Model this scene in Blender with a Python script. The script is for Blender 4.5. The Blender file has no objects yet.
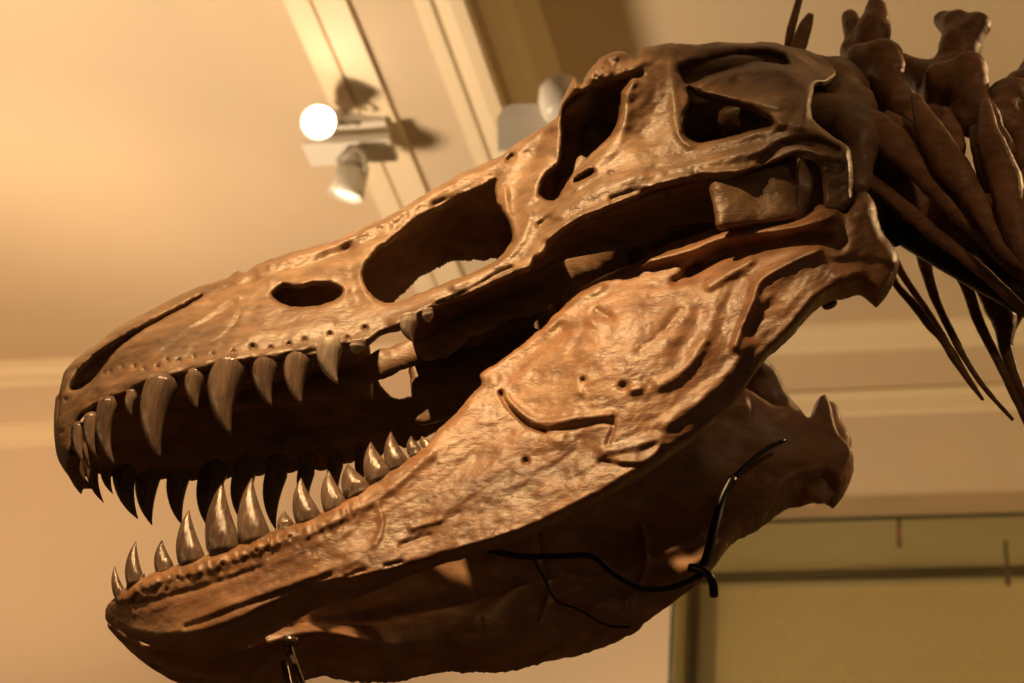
import bpy, bmesh, math, random
import numpy as np
from mathutils import Vector, Matrix
from mathutils.geometry import delaunay_2d_cdt
C = bpy.context.scene.collection
SC = bpy.context.scene
random.seed(4); RNG = np.random.RandomState(7)
# ------------------------------------------------------------------ camera
FPX, CX, CY = 2275.0, 512.0, 341.5
PITCH, ROLL, AZ = math.radians(30), math.radians(4.5), math.radians(14)
CAM = np.array([0.0, 0.0, 1.6])
def _cam_axes():
    p, r = PITCH, ROLL
    fwd = np.array([0, math.cos(p), math.sin(p)])
    right = np.array([1.0, 0, 0]); up = np.array([0, -math.sin(p), math.cos(p)])
    c, s = math.cos(r), math.sin(r)
    # turning the camera anticlockwise turns the picture clockwise
    return right*c + up*s, up*c - right*s, fwd
XR, XU, XF = _cam_axes()
cd = bpy.data.cameras.new('camera'); cam = bpy.data.objects.new('camera', cd); C.objects.link(cam)
cd.sensor_width = 36; cd.lens = FPX*36/1024; cd.clip_start = .05; cd.clip_end = 60
m = Matrix.Identity(4)
for i in range(3):
    m[i][0] = XR[i]; m[i][1] = XU[i]; m[i][2] = -XF[i]; m[i][3] = CAM[i]
cam.matrix_world = m
SC.camera = cam
cd.dof.use_dof = True; cd.dof.focus_distance = 3.45; cd.dof.aperture_fstop = 4.0
SC.view_settings.view_transform = 'Standard'; SC.view_settings.look = 'None'
SC.view_settings.gamma = 1; SC.view_settings.use_curve_mapping = False
SC.view_settings.exposure = 0.0
# ------------------------------------------------------------------ coordinates
def ray(px, py):
    px = np.asarray(px, float); py = np.asarray(py, float)
    return ((px-CX)/FPX)[..., None]*XR - ((py-CY)/FPX)[..., None]*XU + XF
def P(px, py, depth): return CAM + ray(px, py)*depth
# room frame: RR to the right along the far wall, RB towards it
RB = np.array([math.sin(AZ), math.cos(AZ), 0]); RR = np.array([math.cos(AZ), -math.sin(AZ), 0]); RZ = np.array([0, 0, 1.0])
def room(r, b, z): return RR*r + RB*b + RZ*z
def hit_b(px, py, b):           # pixel -> (r, z) on a plane parallel to the far wall
    d = ray(px, py); t = b/(d@RB); p = CAM + d*t
    return float(p@RR), float(p[2])
def hit_z(px, py, z):           # pixel -> (r, b) on a horizontal plane
    d = ray(px, py); t = (z-CAM[2])/d[2]; p = CAM + d*t
    return float(p@RR), float(p@RB)
WB = 6.5
# skull frame: S along, H up, L from the near side to the far side
TILT = math.radians(36)
SV = XR; LV = -math.sin(TILT)*XU + math.cos(TILT)*XF; HV = math.cos(TILT)*XU + math.sin(TILT)*XF
C0 = CAM + XF*3.6
def U(px, py, w):               # pixel + lateral offset from the skull's midplane -> point
    d = ray(px, py); w = np.asarray(w, float)
    t = (w + (C0-CAM)@LV)/(d@LV)
    return CAM + d*t[..., None]
def to_skull(p): q = p - C0; return np.stack([q@SV, q@HV, q@LV], -1)
def from_skull(a): return C0 + a[..., 0:1]*SV + a[..., 1:2]*HV + a[..., 2:3]*LV
def mirror(p):
    a = to_skull(np.asarray(p, float)); a[..., 2] *= -1; return from_skull(a)
# ------------------------------------------------------------------ lights
def look(o, target):
    o.rotation_euler = (Vector(target)-o.location).to_track_quat('-Z', 'Y').to_euler()
def spot(name, loc, target, power, col, angle, blend=.5, radius=.04):
    l = bpy.data.lights.new(name, 'SPOT'); l.energy = power; l.color = col; l.spot_size = math.radians(angle)
    l.spot_blend = blend; l.shadow_soft_size = radius
    o = bpy.data.objects.new(name, l); C.objects.link(o); o.location = loc; look(o, target); return o
WARM = (1.0, .60, .26)
w = bpy.data.worlds.new('world'); SC.world = w; w.use_nodes = True
w.node_tree.nodes['Background'].inputs[0].default_value = (1.0, .66, .36, 1)
w.node_tree.nodes['Background'].inputs[1].default_value = .055
KEY = spot('key_spot', tuple(room(-1.2, 1.85, 5.0)), tuple(U(440, 500, 0)), 320, WARM, 44, 1, .03)
spot('rim_spot', tuple(room(1.5, 4.3, 5.2)), tuple(U(850, 180, 0)), 110, WARM, 40, .6, .03)
spot('neck_spot', tuple(room(1.5, .9, 4.0)), tuple(U(935, 130, -.1)), 42, (1, .62, .33), 22, .9, .12)
spot('snout_spot', tuple(room(-2.7, 1.6, 3.5)), tuple(U(200, 420, -.1)), 16, WARM, 24, .8, .05)
spot('ceiling_wash', tuple(room(-3.3, 4.2, 2.9)), tuple(room(-1.9, 4.3, 5.4)), 430, (1, .74, .47), 92, 1, .25)
spot('wall_wash', tuple(room(-3.9, 4.0, 3.7)), tuple(room(-3.1, 6.5, 5.45)), 260, (1, .66, .36), 72, 1, .1)
spot('hall_wash', tuple(room(2.2, 4.2, 3.6)), tuple(room(.9, 5.4, 5.4)), 100, (1, .64, .20), 130, 1, .2)
spot('case_fill', tuple(room(-1.5, 4.5, 3.4)), tuple(room(-.7, 6.5, 3.9)), 125, (1, .72, .42), 90, 1, .05)  # added fill without a fixture, brightens the case and the wall beside it
# ------------------------------------------------------------------ materials
def mat(name): 
    m = bpy.data.materials.new(name); m.use_nodes = True
    return m, m.node_tree.nodes, m.node_tree.links, m.node_tree.nodes['Principled BSDF']
def plain(name, col, rough=.6, metal=0, spec=.5, bump=0, bscale=40, vary=0):
    m, n, l, b = mat(name)
    b.inputs['Base Color'].default_value = (*col, 1); b.inputs['Roughness'].default_value = rough
    b.inputs['Metallic'].default_value = metal; b.inputs['Specular IOR Level'].default_value = spec
    tc = n.new('ShaderNodeTexCoord'); no = n.new('ShaderNodeTexNoise'); no.inputs['Scale'].default_value = bscale
    l.new(tc.outputs['Object'], no.inputs['Vector'])
    if vary:
        r = n.new('ShaderNodeValToRGB'); e = r.color_ramp.elements
        e[0].position = .3; e[1].position = .7
        e[0].color = (*[c*(1-vary) for c in col], 1); e[1].color = (*[min(1, c*(1+vary)) for c in col], 1)
        l.new(no.outputs['Fac'], r.inputs['Fac']); l.new(r.outputs['Color'], b.inputs['Base Color'])
    if bump:
        bp = n.new('ShaderNodeBump'); bp.inputs['Strength'].default_value = bump; bp.inputs['Distance'].default_value = .01
        l.new(no.outputs['Fac'], bp.inputs['Height']); l.new(bp.outputs['Normal'], b.inputs['Normal'])
    return m
def bone(name, dark, mid, light, rough=.42, scale=5, angle=25, bump=.5, ms=(.45, 1, 1)):
    m, n, l, b = mat(name)
    tc = n.new('ShaderNodeTexCoord'); mp = n.new('ShaderNodeMapping')
    mp.inputs['Rotation'].default_value = (0, math.radians(angle), 0); mp.inputs['Scale'].default_value = ms
    l.new(tc.outputs['Object'], mp.inputs['Vector'])
    n1 = n.new('ShaderNodeTexNoise'); n1.inputs['Scale'].default_value = scale; n1.inputs['Detail'].default_value = 7
    n1.inputs['Roughness'].default_value = .62; n1.inputs['Distortion'].default_value = .8
    n2 = n.new('ShaderNodeTexNoise'); n2.inputs['Scale'].default_value = scale*9; n2.inputs['Detail'].default_value = 5
    n3 = n.new('ShaderNodeTexNoise'); n3.inputs['Scale'].default_value = scale*28; n3.inputs['Detail'].default_value = 6
    n3.inputs['Distortion'].default_value = 1.2
    for q in (n1, n2, n3): l.new(mp.outputs['Vector'], q.inputs['Vector'])
    r = n.new('ShaderNodeValToRGB'); e = r.color_ramp.elements
    e[0].position = .3; e[0].color = (*dark, 1); e[1].position = .72; e[1].color = (*light, 1)
    k = r.color_ramp.elements.new(.5); k.color = (*mid, 1)
    l.new(n1.outputs['Fac'], r.inputs['Fac'])
    mx = n.new('ShaderNodeMix'); mx.data_type = 'RGBA'; mx.blend_type = 'OVERLAY'
    r2 = n.new('ShaderNodeValToRGB'); r2.color_ramp.elements[0].position = .3; r2.color_ramp.elements[1].position = .7
    r2.color_ramp.elements[0].color = (.3, .3, .3, 1); r2.color_ramp.elements[1].color = (.7, .68, .66, 1)
    l.new(n2.outputs['Fac'], r2.inputs['Fac'])
    mx.inputs['Factor'].default_value = .7
    l.new(r.outputs['Color'], mx.inputs['A']); l.new(r2.outputs['Color'], mx.inputs['B'])
    l.new(mx.outputs['Result'], b.inputs['Base Color'])
    ad = n.new('ShaderNodeMath'); ad.operation = 'MULTIPLY_ADD'; ad.inputs[1].default_value = .35
    l.new(n3.outputs['Fac'], ad.inputs[0]); l.new(n2.outputs['Fac'], ad.inputs[2])
    bp = n.new('ShaderNodeBump'); bp.inputs['Strength'].default_value = bump; bp.inputs['Distance'].default_value = .006
    l.new(ad.outputs[0], bp.inputs['Height']); l.new(bp.outputs['Normal'], b.inputs['Normal'])
    mr = n.new('ShaderNodeMapRange'); mr.inputs['To Min'].default_value = rough-.1; mr.inputs['To Max'].default_value = rough+.14
    l.new(n2.outputs['Fac'], mr.inputs['Value']); l.new(mr.outputs['Result'], b.inputs['Roughness'])
    b.inputs['Specular IOR Level'].default_value = .45
    return m
M_SK = bone('skull_bone', (.10, .055, .028), (.23, .135, .073), (.40, .265, .165), bump=.4)
M_JW = bone('jaw_bone', (.15, .066, .028), (.35, .18, .088), (.50, .33, .20), angle=35, bump=.36)
M_NK = bone('neck_bone', (.11, .048, .018), (.20, .092, .038), (.29, .145, .066), rough=.38, scale=8)
M_TH = bone('tooth_enamel', (.11, .07, .048), (.20, .135, .098), (.31, .22, .165), rough=.2, scale=16, angle=8, bump=.22, ms=(1.4, 1.2, .22))
M_THL = bone('tooth_pale', (.30, .23, .18), (.42, .34, .27), (.5, .41, .33), rough=.34, scale=16, angle=8, bump=.22, ms=(1.4, 1.2, .22))
M_IRON = plain('mount_iron', (.018, .016, .015), .35, .4)
M_BRASS = plain('mount_steel', (.32, .25, .2), .25, .9)
M_CEIL = plain('ceiling_paint', (.67, .54, .39), .9, vary=.02, bscale=3)
M_WALL = plain('wall_paint', (.66, .53, .40), .85, vary=.02, bscale=3)
M_TRIM = plain('trim_paint', (.80, .67, .48), .6)
M_FLOOR = plain('floor_wood', (.25, .15, .08), .5, vary=.2, bscale=6)
M_WHITE = plain('lamp_white', (.75, .70, .62), .35)
M_GREY = plain('lamp_grey', (.38, .33, .27), .5)
M_PANEL = plain('case_linen', (.85, .67, .37), .9, bump=.3, bscale=90, vary=.05)
M_RAIL = plain('case_rail', (.10, .075, .035), .5)
M_EDGE = plain('glass_edge', (.02, .045, .025), .2)
M_RED = plain('clip_red', (.35, .08, .05), .4)
def emis(name, col, s):
    m, n, l, b = mat(name); b.inputs['Emission Color'].default_value = (*col, 1); b.inputs['Emission Strength'].default_value = s
    b.inputs['Base Color'].default_value = (*col, 1); return m
M_BULB = emis('bulb_glow', (1, .85, .6), 40); M_DIM = emis('bulb_dim', (1, .85, .6), 1.5)
m, n, l, b = mat('case_glass'); M_GLASS = m
b.inputs['Base Color'].default_value = (.93, .96, .92, 1); b.inputs['Roughness'].default_value = .02
b.inputs['Transmission Weight'].default_value = 1; b.inputs['IOR'].default_value = 1.15
# ------------------------------------------------------------------ object helpers
def mk(name, verts, faces, m, parent=None, smooth=True, **props):
    me = bpy.data.meshes.new(name); me.from_pydata([tuple(map(float, v)) for v in verts], [], faces)
    if isinstance(m, (list, tuple)):
        for q in m: me.materials.append(q)
    else: me.materials.append(m)
    if smooth: me.polygons.foreach_set('use_smooth', [True]*len(me.polygons))
    me.update(); o = bpy.data.objects.new(name, me); C.objects.link(o)
    if parent: o.parent = parent; o.matrix_parent_inverse = Matrix.Identity(4)
    for k, v in props.items(): o[k] = v
    return o
def recentre(o, at):             # put a top-level mesh's origin at a point of the thing
    at = Vector(at); o.data.transform(Matrix.Translation(-at)); o.location = at
def fix_normals(o):
    bm = bmesh.new(); bm.from_mesh(o.data); bmesh.ops.recalc_face_normals(bm, faces=bm.faces); bm.to_mesh(o.data); bm.free()
class MB:
    def __init__(s): s.v = []; s.f = []
    def add(s, v, f):
        k = len(s.v); s.v += [tuple(map(float, q)) for q in v]; s.f += [tuple(i+k for i in q) for q in f]
    def box(s, o, a, b, c):      # corner o, edge vectors a b c
        o, a, b, c = map(np.asarray, (o, a, b, c))
        v = [o, o+a, o+a+b, o+b, o+c, o+a+c, o+a+b+c, o+b+c]
        s.add(v, [(0,3,2,1), (4,5,6,7), (0,1,5,4), (1,2,6,5), (2,3,7,6), (3,0,4,7)])
    def rbox(s, r0, r1, b0, b1, z0, z1): s.box(room(r0, b0, z0), RR*(r1-r0), RB*(b1-b0), RZ*(z1-z0))
    def tube(s, pts, rad, n=10, flat=1.0, fdir=None, cap=True):
        pts = [np.asarray(p, float) for p in pts]; k = len(s.v); N = len(pts)
        if np.isscalar(rad): rad = [rad]*N
        ref = None
        for i, p in enumerate(pts):
            t = pts[min(i+1, N-1)] - pts[max(i-1, 0)]; t /= np.linalg.norm(t)+1e-9
            r = np.asarray(fdir, float) if fdir is not None else (ref if ref is not None else (XF if abs(t@XF) < .9 else XU))
            u = r - t*(r@t); u /= np.linalg.norm(u)+1e-9; ref = u; q = np.cross(t, u)
            for j in range(n):
                a = 2*math.pi*j/n
                s.v.append(tuple(p + rad[i]*(math.cos(a)*flat*u + math.sin(a)*q)))
        for i in range(N-1):
            for j in range(n):
                a = k+i*n+j; b = k+i*n+(j+1) % n; s.f.append((a, b, b+n, a+n))
        if cap: s.f.append(tuple(k+j for j in range(n))[::-1]); s.f.append(tuple(k+(N-1)*n+j for j in range(n)))
    def lathe(s, o, ax, prof, n=24):   # prof: (distance along ax, radius)
        ax = np.asarray(ax, float); ax /= np.linalg.norm(ax)
        u = np.cross(ax, [0, 0, 1.0]); u = u if np.linalg.norm(u) > .1 else np.cross(ax, [1.0, 0, 0]); u /= np.linalg.norm(u); q = np.cross(ax, u)
        k = len(s.v)
        for d, r in prof:
            for j in range(n):
                a = 2*math.pi*j/n; s.v.append(tuple(np.asarray(o)+ax*d+r*(math.cos(a)*u+math.sin(a)*q)))
        for i in range(len(prof)-1):
            for j in range(n):
                a = k+i*n+j; b = k+i*n+(j+1) % n; s.f.append((a, b, b+n, a+n))
        s.f.append(tuple(k+j for j in range(n))[::-1]); s.f.append(tuple(k+(len(prof)-1)*n+j for j in range(n)))
    def build(s, name, m, parent=None, smooth=True, **props):
        o = mk(name, s.v, s.f, m, parent, smooth, **props); fix_normals(o); return o
def empty(name, loc, **props):
    o = bpy.data.objects.new(name, None); C.objects.link(o); o.location = tuple(map(float, loc)); o.empty_display_size = .1
    for k, v in props.items(): o[k] = v
    return o
def adopt(o, root):              # parent a world-space mesh under a root that stands at its own place
    o.parent = root; o.matrix_parent_inverse = Matrix.Translation(-root.location)
    return o
def spline(pts, step, closed=False):
    pts = np.array(pts, float); n = len(pts); out = []
    for i in range(n if closed else n-1):
        p0 = pts[(i-1) % n] if closed or i else pts[0]; p1 = pts[i]; p2 = pts[(i+1) % n]
        p3 = pts[(i+2) % n] if closed or i+2 < n else pts[-1]
        k = max(1, int(math.ceil(np.linalg.norm((p2-p1)[:2])/step)))
        for j in range(k):
            t = j/k
            out.append(.5*((2*p1)+(p2-p0)*t+(2*p0-5*p1+4*p2-p3)*t*t+(3*p1-p0-3*p2+p3)*t**3))
    if not closed: out.append(pts[-1])
    return np.array(out)
# value noise
_L = RNG.rand(256, 256)
def vnoise(x, y):
    xi = np.floor(x).astype(int); yi = np.floor(y).astype(int); fx = x-xi; fy = y-yi
    fx = fx*fx*(3-2*fx); fy = fy*fy*(3-2*fy); a = xi % 256; b = yi % 256; a1 = (a+1) % 256; b1 = (b+1) % 256
    return (_L[a, b]*(1-fx)+_L[a1, b]*fx)*(1-fy)+(_L[a, b1]*(1-fx)+_L[a1, b1]*fx)*fy
def fbm(x, y, sc, octv=4, ang=0, stretch=1):
    c, s = math.cos(math.radians(ang)), math.sin(math.radians(ang))
    u = (x*c-y*s)/sc/stretch+40; v = (x*s+y*c)/sc+40; o = 0; a = 1; t = 0
    for i in range(octv):
        o = o + a*(vnoise(u*2**i+17*i, v*2**i+31*i)-.5); t += a; a *= .55
    return o/t*2
def tps(ctrl):
    c = np.array(ctrl, float); X = c[:, :2]/300; v = c[:, 2:]; n = len(X)
    r = np.linalg.norm(X[:, None]-X[None], axis=2); K = np.where(r > 0, r*r*np.log(r+1e-12), 0) + np.eye(n)*2e-4
    A = np.zeros((n+3, n+3)); A[:n, :n] = K; A[:n, n:] = np.c_[np.ones(n), X]; A[n:, :n] = np.c_[np.ones(n), X].T
    sol = np.linalg.solve(A, np.r_[v, np.zeros((3, v.shape[1]))])
    def f(p):
        p = np.asarray(p, float)[:, :2]/300; r = np.linalg.norm(p[:, None]-X[None], axis=2)
        K = np.where(r > 0, r*r*np.log(r+1e-12), 0); o = K@sol[:n]+np.c_[np.ones(len(p)), p]@sol[n:]
        return o[:, 0] if o.shape[1] == 1 else o
    return f
def seg_dist(pts, a, b):
    out = np.full(len(pts), 1e9)
    for i in range(len(a)):
        d = b[i]-a[i]; t = np.clip(((pts-a[i])@d)/(d@d+1e-12), 0, 1)
        q = pts-(a[i]+t[:, None]*d); out = np.minimum(out, (q*q).sum(1))
    return np.sqrt(out)
def inside(pts, loops):
    c = np.zeros(len(pts), bool); x, y = pts[:, 0], pts[:, 1]
    for L in loops:
        for i in range(len(L)):
            x1, y1 = L[i-1]; x2, y2 = L[i]
            if y1 == y2: continue
            k = ((y1 > y) != (y2 > y)) & (x < (x2-x1)*(y-y1)/(y2-y1)+x1); c ^= k
    return c
def stroke(pts, line, amp, sig):
    L = np.array(line, float)
    if len(L) == 1: d = np.linalg.norm(pts-L[0], axis=1)
    else:
        L = spline(L, 6); d = seg_dist(pts, L[:-1], L[1:])
    return amp*np.exp(-(d/sig)**2)
def plate(outline, holes, Wf, TF, TB, R=9, RBk=9, step=2.1, relief=(), back_relief=(), rough=.0, jitter=.5, rfun=None, bfun=None):
    """near-side bone plate: returns verts (world), faces"""
    loops = []
    for k, o in enumerate([outline]+list(holes)):
        L = spline(o, step, True)
        n1 = fbm(L[:, 0], L[:, 1], 7, 3); n2 = fbm(L[:, 0]+500, L[:, 1]+90, 7, 3)
        L = L+np.c_[n1, n2]*jitter*2; loops.append(L)
    A = np.concatenate([np.roll(L, 1, 0) for L in loops]); B = np.concatenate(loops)
    lo = B.min(0); hi = B.max(0)
    gx, gy = np.meshgrid(np.arange(lo[0], hi[0], step), np.arange(lo[1], hi[1], step*.866)); gx = gx.copy(); gx[1::2] += step/2
    G = np.c_[gx.ravel(), gy.ravel()]; G = G[inside(G, loops)]
    dg = seg_dist(G, A, B); G = G[dg > step*.45]; dg = dg[dg > step*.45]
    pts = np.concatenate([B, G]); d = np.concatenate([np.zeros(len(B)), dg])
    _, _, tri, orig, _, _ = delaunay_2d_cdt([Vector(p) for p in pts], [], [], 0, 1e-6)
    tri = np.array([t for t in tri if len(t) == 3])
    cen = pts[tri].mean(1); tri = tri[inside(cen, loops)]
    W = Wf(pts)
    uf = np.clip(d/R, 0, 1); ub = np.clip(d/RBk, 0, 1)
    pf = np.sqrt(np.clip(1-(1-uf)**2, 0, 1)); pb = np.sqrt(np.clip(1-(1-ub)**2, 0, 1))
    f = TF(pts)*pf; b = TB(pts)*pb
    rel = np.zeros(len(pts))
    for s in relief: rel += stroke(pts, *s)
    if rfun is not None: rel += rfun(pts)
    f = f + rel*np.clip(d/5, 0, 1)
    relb = np.zeros(len(pts))
    for s in back_relief: relb += stroke(pts, *s)
    if bfun is not None: relb += bfun(pts)
    b = b + relb*np.clip(d/6, 0, 1)
    f = np.maximum(f, -b+.004*pb); f[d == 0] = 0; b[d == 0] = 0
    Vf = U(pts[:, 0], pts[:, 1], -(W+f))
    a = to_skull(U(pts[:, 0], pts[:, 1], -W)); a[:, 2] += b; Vb = from_skull(a)
    nb = len(B); N = len(pts)
    # front N verts, back only interior
    idx = np.arange(N); bi = np.where(idx < nb, idx, idx-nb+N)
    verts = np.concatenate([Vf, Vb[nb:]])
    faces = [tuple(t) for t in tri[:, ::-1]] + [tuple(bi[t]) for t in tri]
    return verts, faces
def both(v, f, warp=None):
    v = np.asarray(v); a = to_skull(v); a[:, 2] *= -1
    if warp: a = warp(a)
    v2 = from_skull(a); n = len(v)
    return np.concatenate([v, v2]), list(f)+[tuple(i+n for i in q)[::-1] for q in f]
def strip(A, Bv, nseg, bow, thick, bowdir=None):   # a bony sheet between two curves
    A = np.asarray(A); Bv = np.asarray(Bv); n = len(A); v = []; f = []
    bd = HV if bowdir is None else bowdir
    for lay in (0, 1):
        for i in range(n):
            for j in range(nseg+1):
                t = j/nseg; q = 4*t*(1-t)
                bw = bow[i] if hasattr(bow, '__len__') else bow
                v.append(A[i]*(1-t)+Bv[i]*t + bd*(bw*q - lay*thick))
    m = nseg+1
    def ix(l, i, j): return l*n*m+i*m+j
    for i in range(n-1):
        for j in range(nseg):
            f.append((ix(0,i,j), ix(0,i+1,j), ix(0,i+1,j+1), ix(0,i,j+1)))
            f.append((ix(1,i,j), ix(1,i,j+1), ix(1,i+1,j+1), ix(1,i+1,j)))
        for j in (0, nseg): f.append((ix(0,i,j), ix(1,i,j), ix(1,i+1,j), ix(0,i+1,j)))
    for i in (0, n-1):
        for j in range(nseg): f.append((ix(0,i,j), ix(0,i,j+1), ix(1,i,j+1), ix(1,i,j)))
    return np.array(v), f
def surface_nets(F, o, h):
    s = F < 0; nx, ny, nz = F.shape
    acc = np.zeros((nx-1, ny-1, nz-1, 3)); cnt = np.zeros((nx-1, ny-1, nz-1))
    for ax in range(3):
        sl0 = [slice(None)]*3; sl1 = [slice(None)]*3; sl0[ax] = slice(0, -1); sl1[ax] = slice(1, None)
        f0 = F[tuple(sl0)]; f1 = F[tuple(sl1)]; cr = (f0 < 0) != (f1 < 0)
        t = np.where(cr, f0/(f0-f1+1e-20), 0)
        o1, o2 = [q for q in range(3) if q != ax]
        for a in (0, 1):
            for b in (0, 1):
                sl = [slice(None)]*3
                sl[o1] = slice(a, F.shape[o1]-1+a); sl[o2] = slice(b, F.shape[o2]-1+b)
                c = cr[tuple(sl)]; tt = t[tuple(sl)]
                acc[..., ax] += np.where(c, tt, 0); acc[..., o1] += np.where(c, a, 0); acc[..., o2] += np.where(c, b, 0); cnt += c
    act = cnt > 0; idx = -np.ones(act.shape, int); idx[act] = np.arange(act.sum())
    g = np.argwhere(act); V = (g+acc[act]/cnt[act][:, None])*h+o
    faces = []
    for ax in range(3):
        o1, o2 = (ax+1) % 3, (ax+2) % 3
        sl0 = [slice(1, -1)]*3; sl1 = [slice(1, -1)]*3; sl0[ax] = slice(0, -1); sl1[ax] = slice(1, None)
        e = np.argwhere(s[tuple(sl0)] != s[tuple(sl1)])
        off = np.array([1, 1, 1]); off[ax] = 0; e = e+off
        inn = s[tuple(e.T)]
        e1 = e.copy(); e1[:, o1] -= 1; e2 = e1.copy(); e2[:, o2] -= 1; e3 = e.copy(); e3[:, o2] -= 1
        q = np.stack([idx[tuple(x.T)] for x in (e, e1, e2, e3)], 1)
        q[~inn] = q[~inn][:, ::-1]
        faces += [tuple(r) for r in q if (r >= 0).all()]
    return V, faces
class SDF:
    def __init__(s, h=.006): s.p = []; s.h = h
    def cap(s, a, b, ra, rb=None, k=.015, flat=1, fd=None, cut=False):
        s.p.append((np.asarray(a, float), np.asarray(b, float), ra, ra if rb is None else rb, k, flat, fd, cut)); return s
    def chain(s, pts, rads, k=.012, **kw):
        for i in range(len(pts)-1): s.cap(pts[i], pts[i+1], rads[i], rads[i+1], k, **kw)
        return s
    def mesh(s, rough=.0, rs=.04):
        lo = np.min([np.minimum(p[0], p[1])-max(p[2], p[3])*max(1, p[5]) for p in s.p if not p[7]], 0)-.03
        hi = np.max([np.maximum(p[0], p[1])+max(p[2], p[3])*max(1, p[5]) for p in s.p if not p[7]], 0)+.03
        ax = [np.arange(lo[i], hi[i], s.h) for i in range(3)]
        G = np.stack(np.meshgrid(*ax, indexing='ij'), -1); F = np.full(G.shape[:3], 1.0)
        for a, b, ra, rb, k, flat, fd, cut in s.p:
            d = b-a; L = d@d+1e-9; q = G-a; t = np.clip((q@d)/L, 0, 1); e = q-t[..., None]*d
            if flat != 1: fd_ = np.asarray(fd)/np.linalg.norm(fd); c = e@fd_; e = e+(c*(1/flat-1))[..., None]*fd_
            D = np.sqrt((e*e).sum(-1))-(ra+(rb-ra)*t)
            if flat < 1: D = D*max(flat, .45)
            if cut: D = -D; hh = np.clip(.5-.5*(D-F)/k*-1, 0, 1); hh = np.clip(.5+.5*(D-F)/k, 0, 1); F = F*(1-hh)+D*hh+k*hh*(1-hh)
            else: hh = np.clip(.5+.5*(F-D)/k, 0, 1); F = F*(1-hh)+D*hh-k*hh*(1-hh)
        if rough:
            x, y, z = G[..., 0], G[..., 1], G[..., 2]
            F = F+rough*(fbm(x+z*.7, y-z*.6, rs, 3)+fbm(y+z+9, x-y*.5, rs, 3))*.6
        return surface_nets(F, lo, s.h)
# ================================================================== THE ROOM
_, ZC = hit_b(512, 349, WB)                       # ceiling height
def struct(o): o['kind'] = 'structure'; return o
mb = MB(); mb.rbox(-6, 5, WB, WB+.2, 0, ZC); struct(mb.build('wall_back', M_WALL, smooth=False))
mb = MB(); mb.rbox(-6, 5, -3, WB+.2, ZC, ZC+.15); struct(mb.build('ceiling', M_CEIL, smooth=False))
mb = MB(); mb.rbox(-6, 5, -3, WB+.2, -.1, 0); struct(mb.build('floor', M_FLOOR, smooth=False))
def sweep_profile(prof, r0, r1):                   # prof in (distance off the wall, z)
    mb = MB(); n = len(prof)
    v = [room(r, WB-d, z) for r in (r0, r1) for d, z in prof]
    f = [(i, i+1, n+i+1, n+i) for i in range(n-1)]+[tuple(range(n)), tuple(range(2*n-1, n-1, -1)), (n-1, 0, n, 2*n-1)]
    mb.add(v, f); return mb
def zat(px, py): return hit_b(px, py, WB)[1]
z2 = zat(900, 394); z3 = zat(900, 413)
pr = [(0, ZC), (.075, ZC), (.075, ZC-.015), (.06, ZC-.022), (.05, ZC-.045), (.02, ZC-.06), (.015, ZC-.068), (0, ZC-.07)]
struct(sweep_profile(pr, -6, 5).build('trim_1', M_TRIM, smooth=False))
pr = [(0, z2+.012), (.022, z2+.008), (.022, z2-.006), (.010, z2-.012), (.010, z3+.004), (.004, z3), (0, z3-.004)]
struct(sweep_profile(pr, -6, 5).build('trim_2', M_TRIM, smooth=False))
# ceiling beam running to the far wall
DROP = .34; ZS = ZC-DROP
ra, _ = hit_z(352, 40, ZS); rb_, _ = hit_z(470, 40, ZS)
mb = MB(); mb.rbox(ra, rb_, -1, WB, ZS, ZC); mb.rbox(ra+.012, ra+.03, -1, WB, ZS-.006, ZS)
mb.rbox(rb_, rb_+.02, -1, WB, ZS+.10, ZS+.14)
struct(mb.build('trim_3', M_CEIL, smooth=False))
# mouldings of the beam: a run along its left foot, one along its right foot, one up its side
def beam_run(r_prof, name):
    v = [room(r, b, z) for b in (-1, WB) for r, z in r_prof]; n = len(r_prof)
    f = [(i, i+1, n+i+1, n+i) for i in range(n-1)]+[(n-1, 0, n, 2*n-1), tuple(range(n))[::-1], tuple(range(n, 2*n))]
    mb = MB(); mb.add(v, f); struct(mb.build(name, M_TRIM, smooth=False))
beam_run([(ra-.15, ZC), (ra-.15, ZS+.05), (ra-.145, ZS+.03), (ra-.11, ZS+.024), (ra-.105, ZS+.012), (ra-.07, ZS+.006), (ra-.065, ZS+.018), (ra-.058, ZS+.002), (ra-.03, ZS-.002), (ra+.03, ZS-.012), (ra+.035, ZS-.004), (ra+.035, ZS+.01), (ra, ZS+.01), (ra, ZC)], 'trim_4')
beam_run([(rb_-.10, ZS+.004), (rb_-.10, ZS-.010), (rb_-.06, ZS-.016), (rb_-.05, ZS-.008), (rb_-.01, ZS-.02), (rb_+.025, ZS-.02), (rb_+.03, ZS), (rb_+.012, ZS+.03), (rb_, ZS+.03)], 'trim_5')
beam_run([(rb_-.001, ZC-.13), (rb_+.03, ZC-.10), (rb_+.045, ZC-.05), (rb_+.10, ZC-.02), (rb_+.10, ZC), (rb_-.001, ZC)], 'trim_6')
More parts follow.
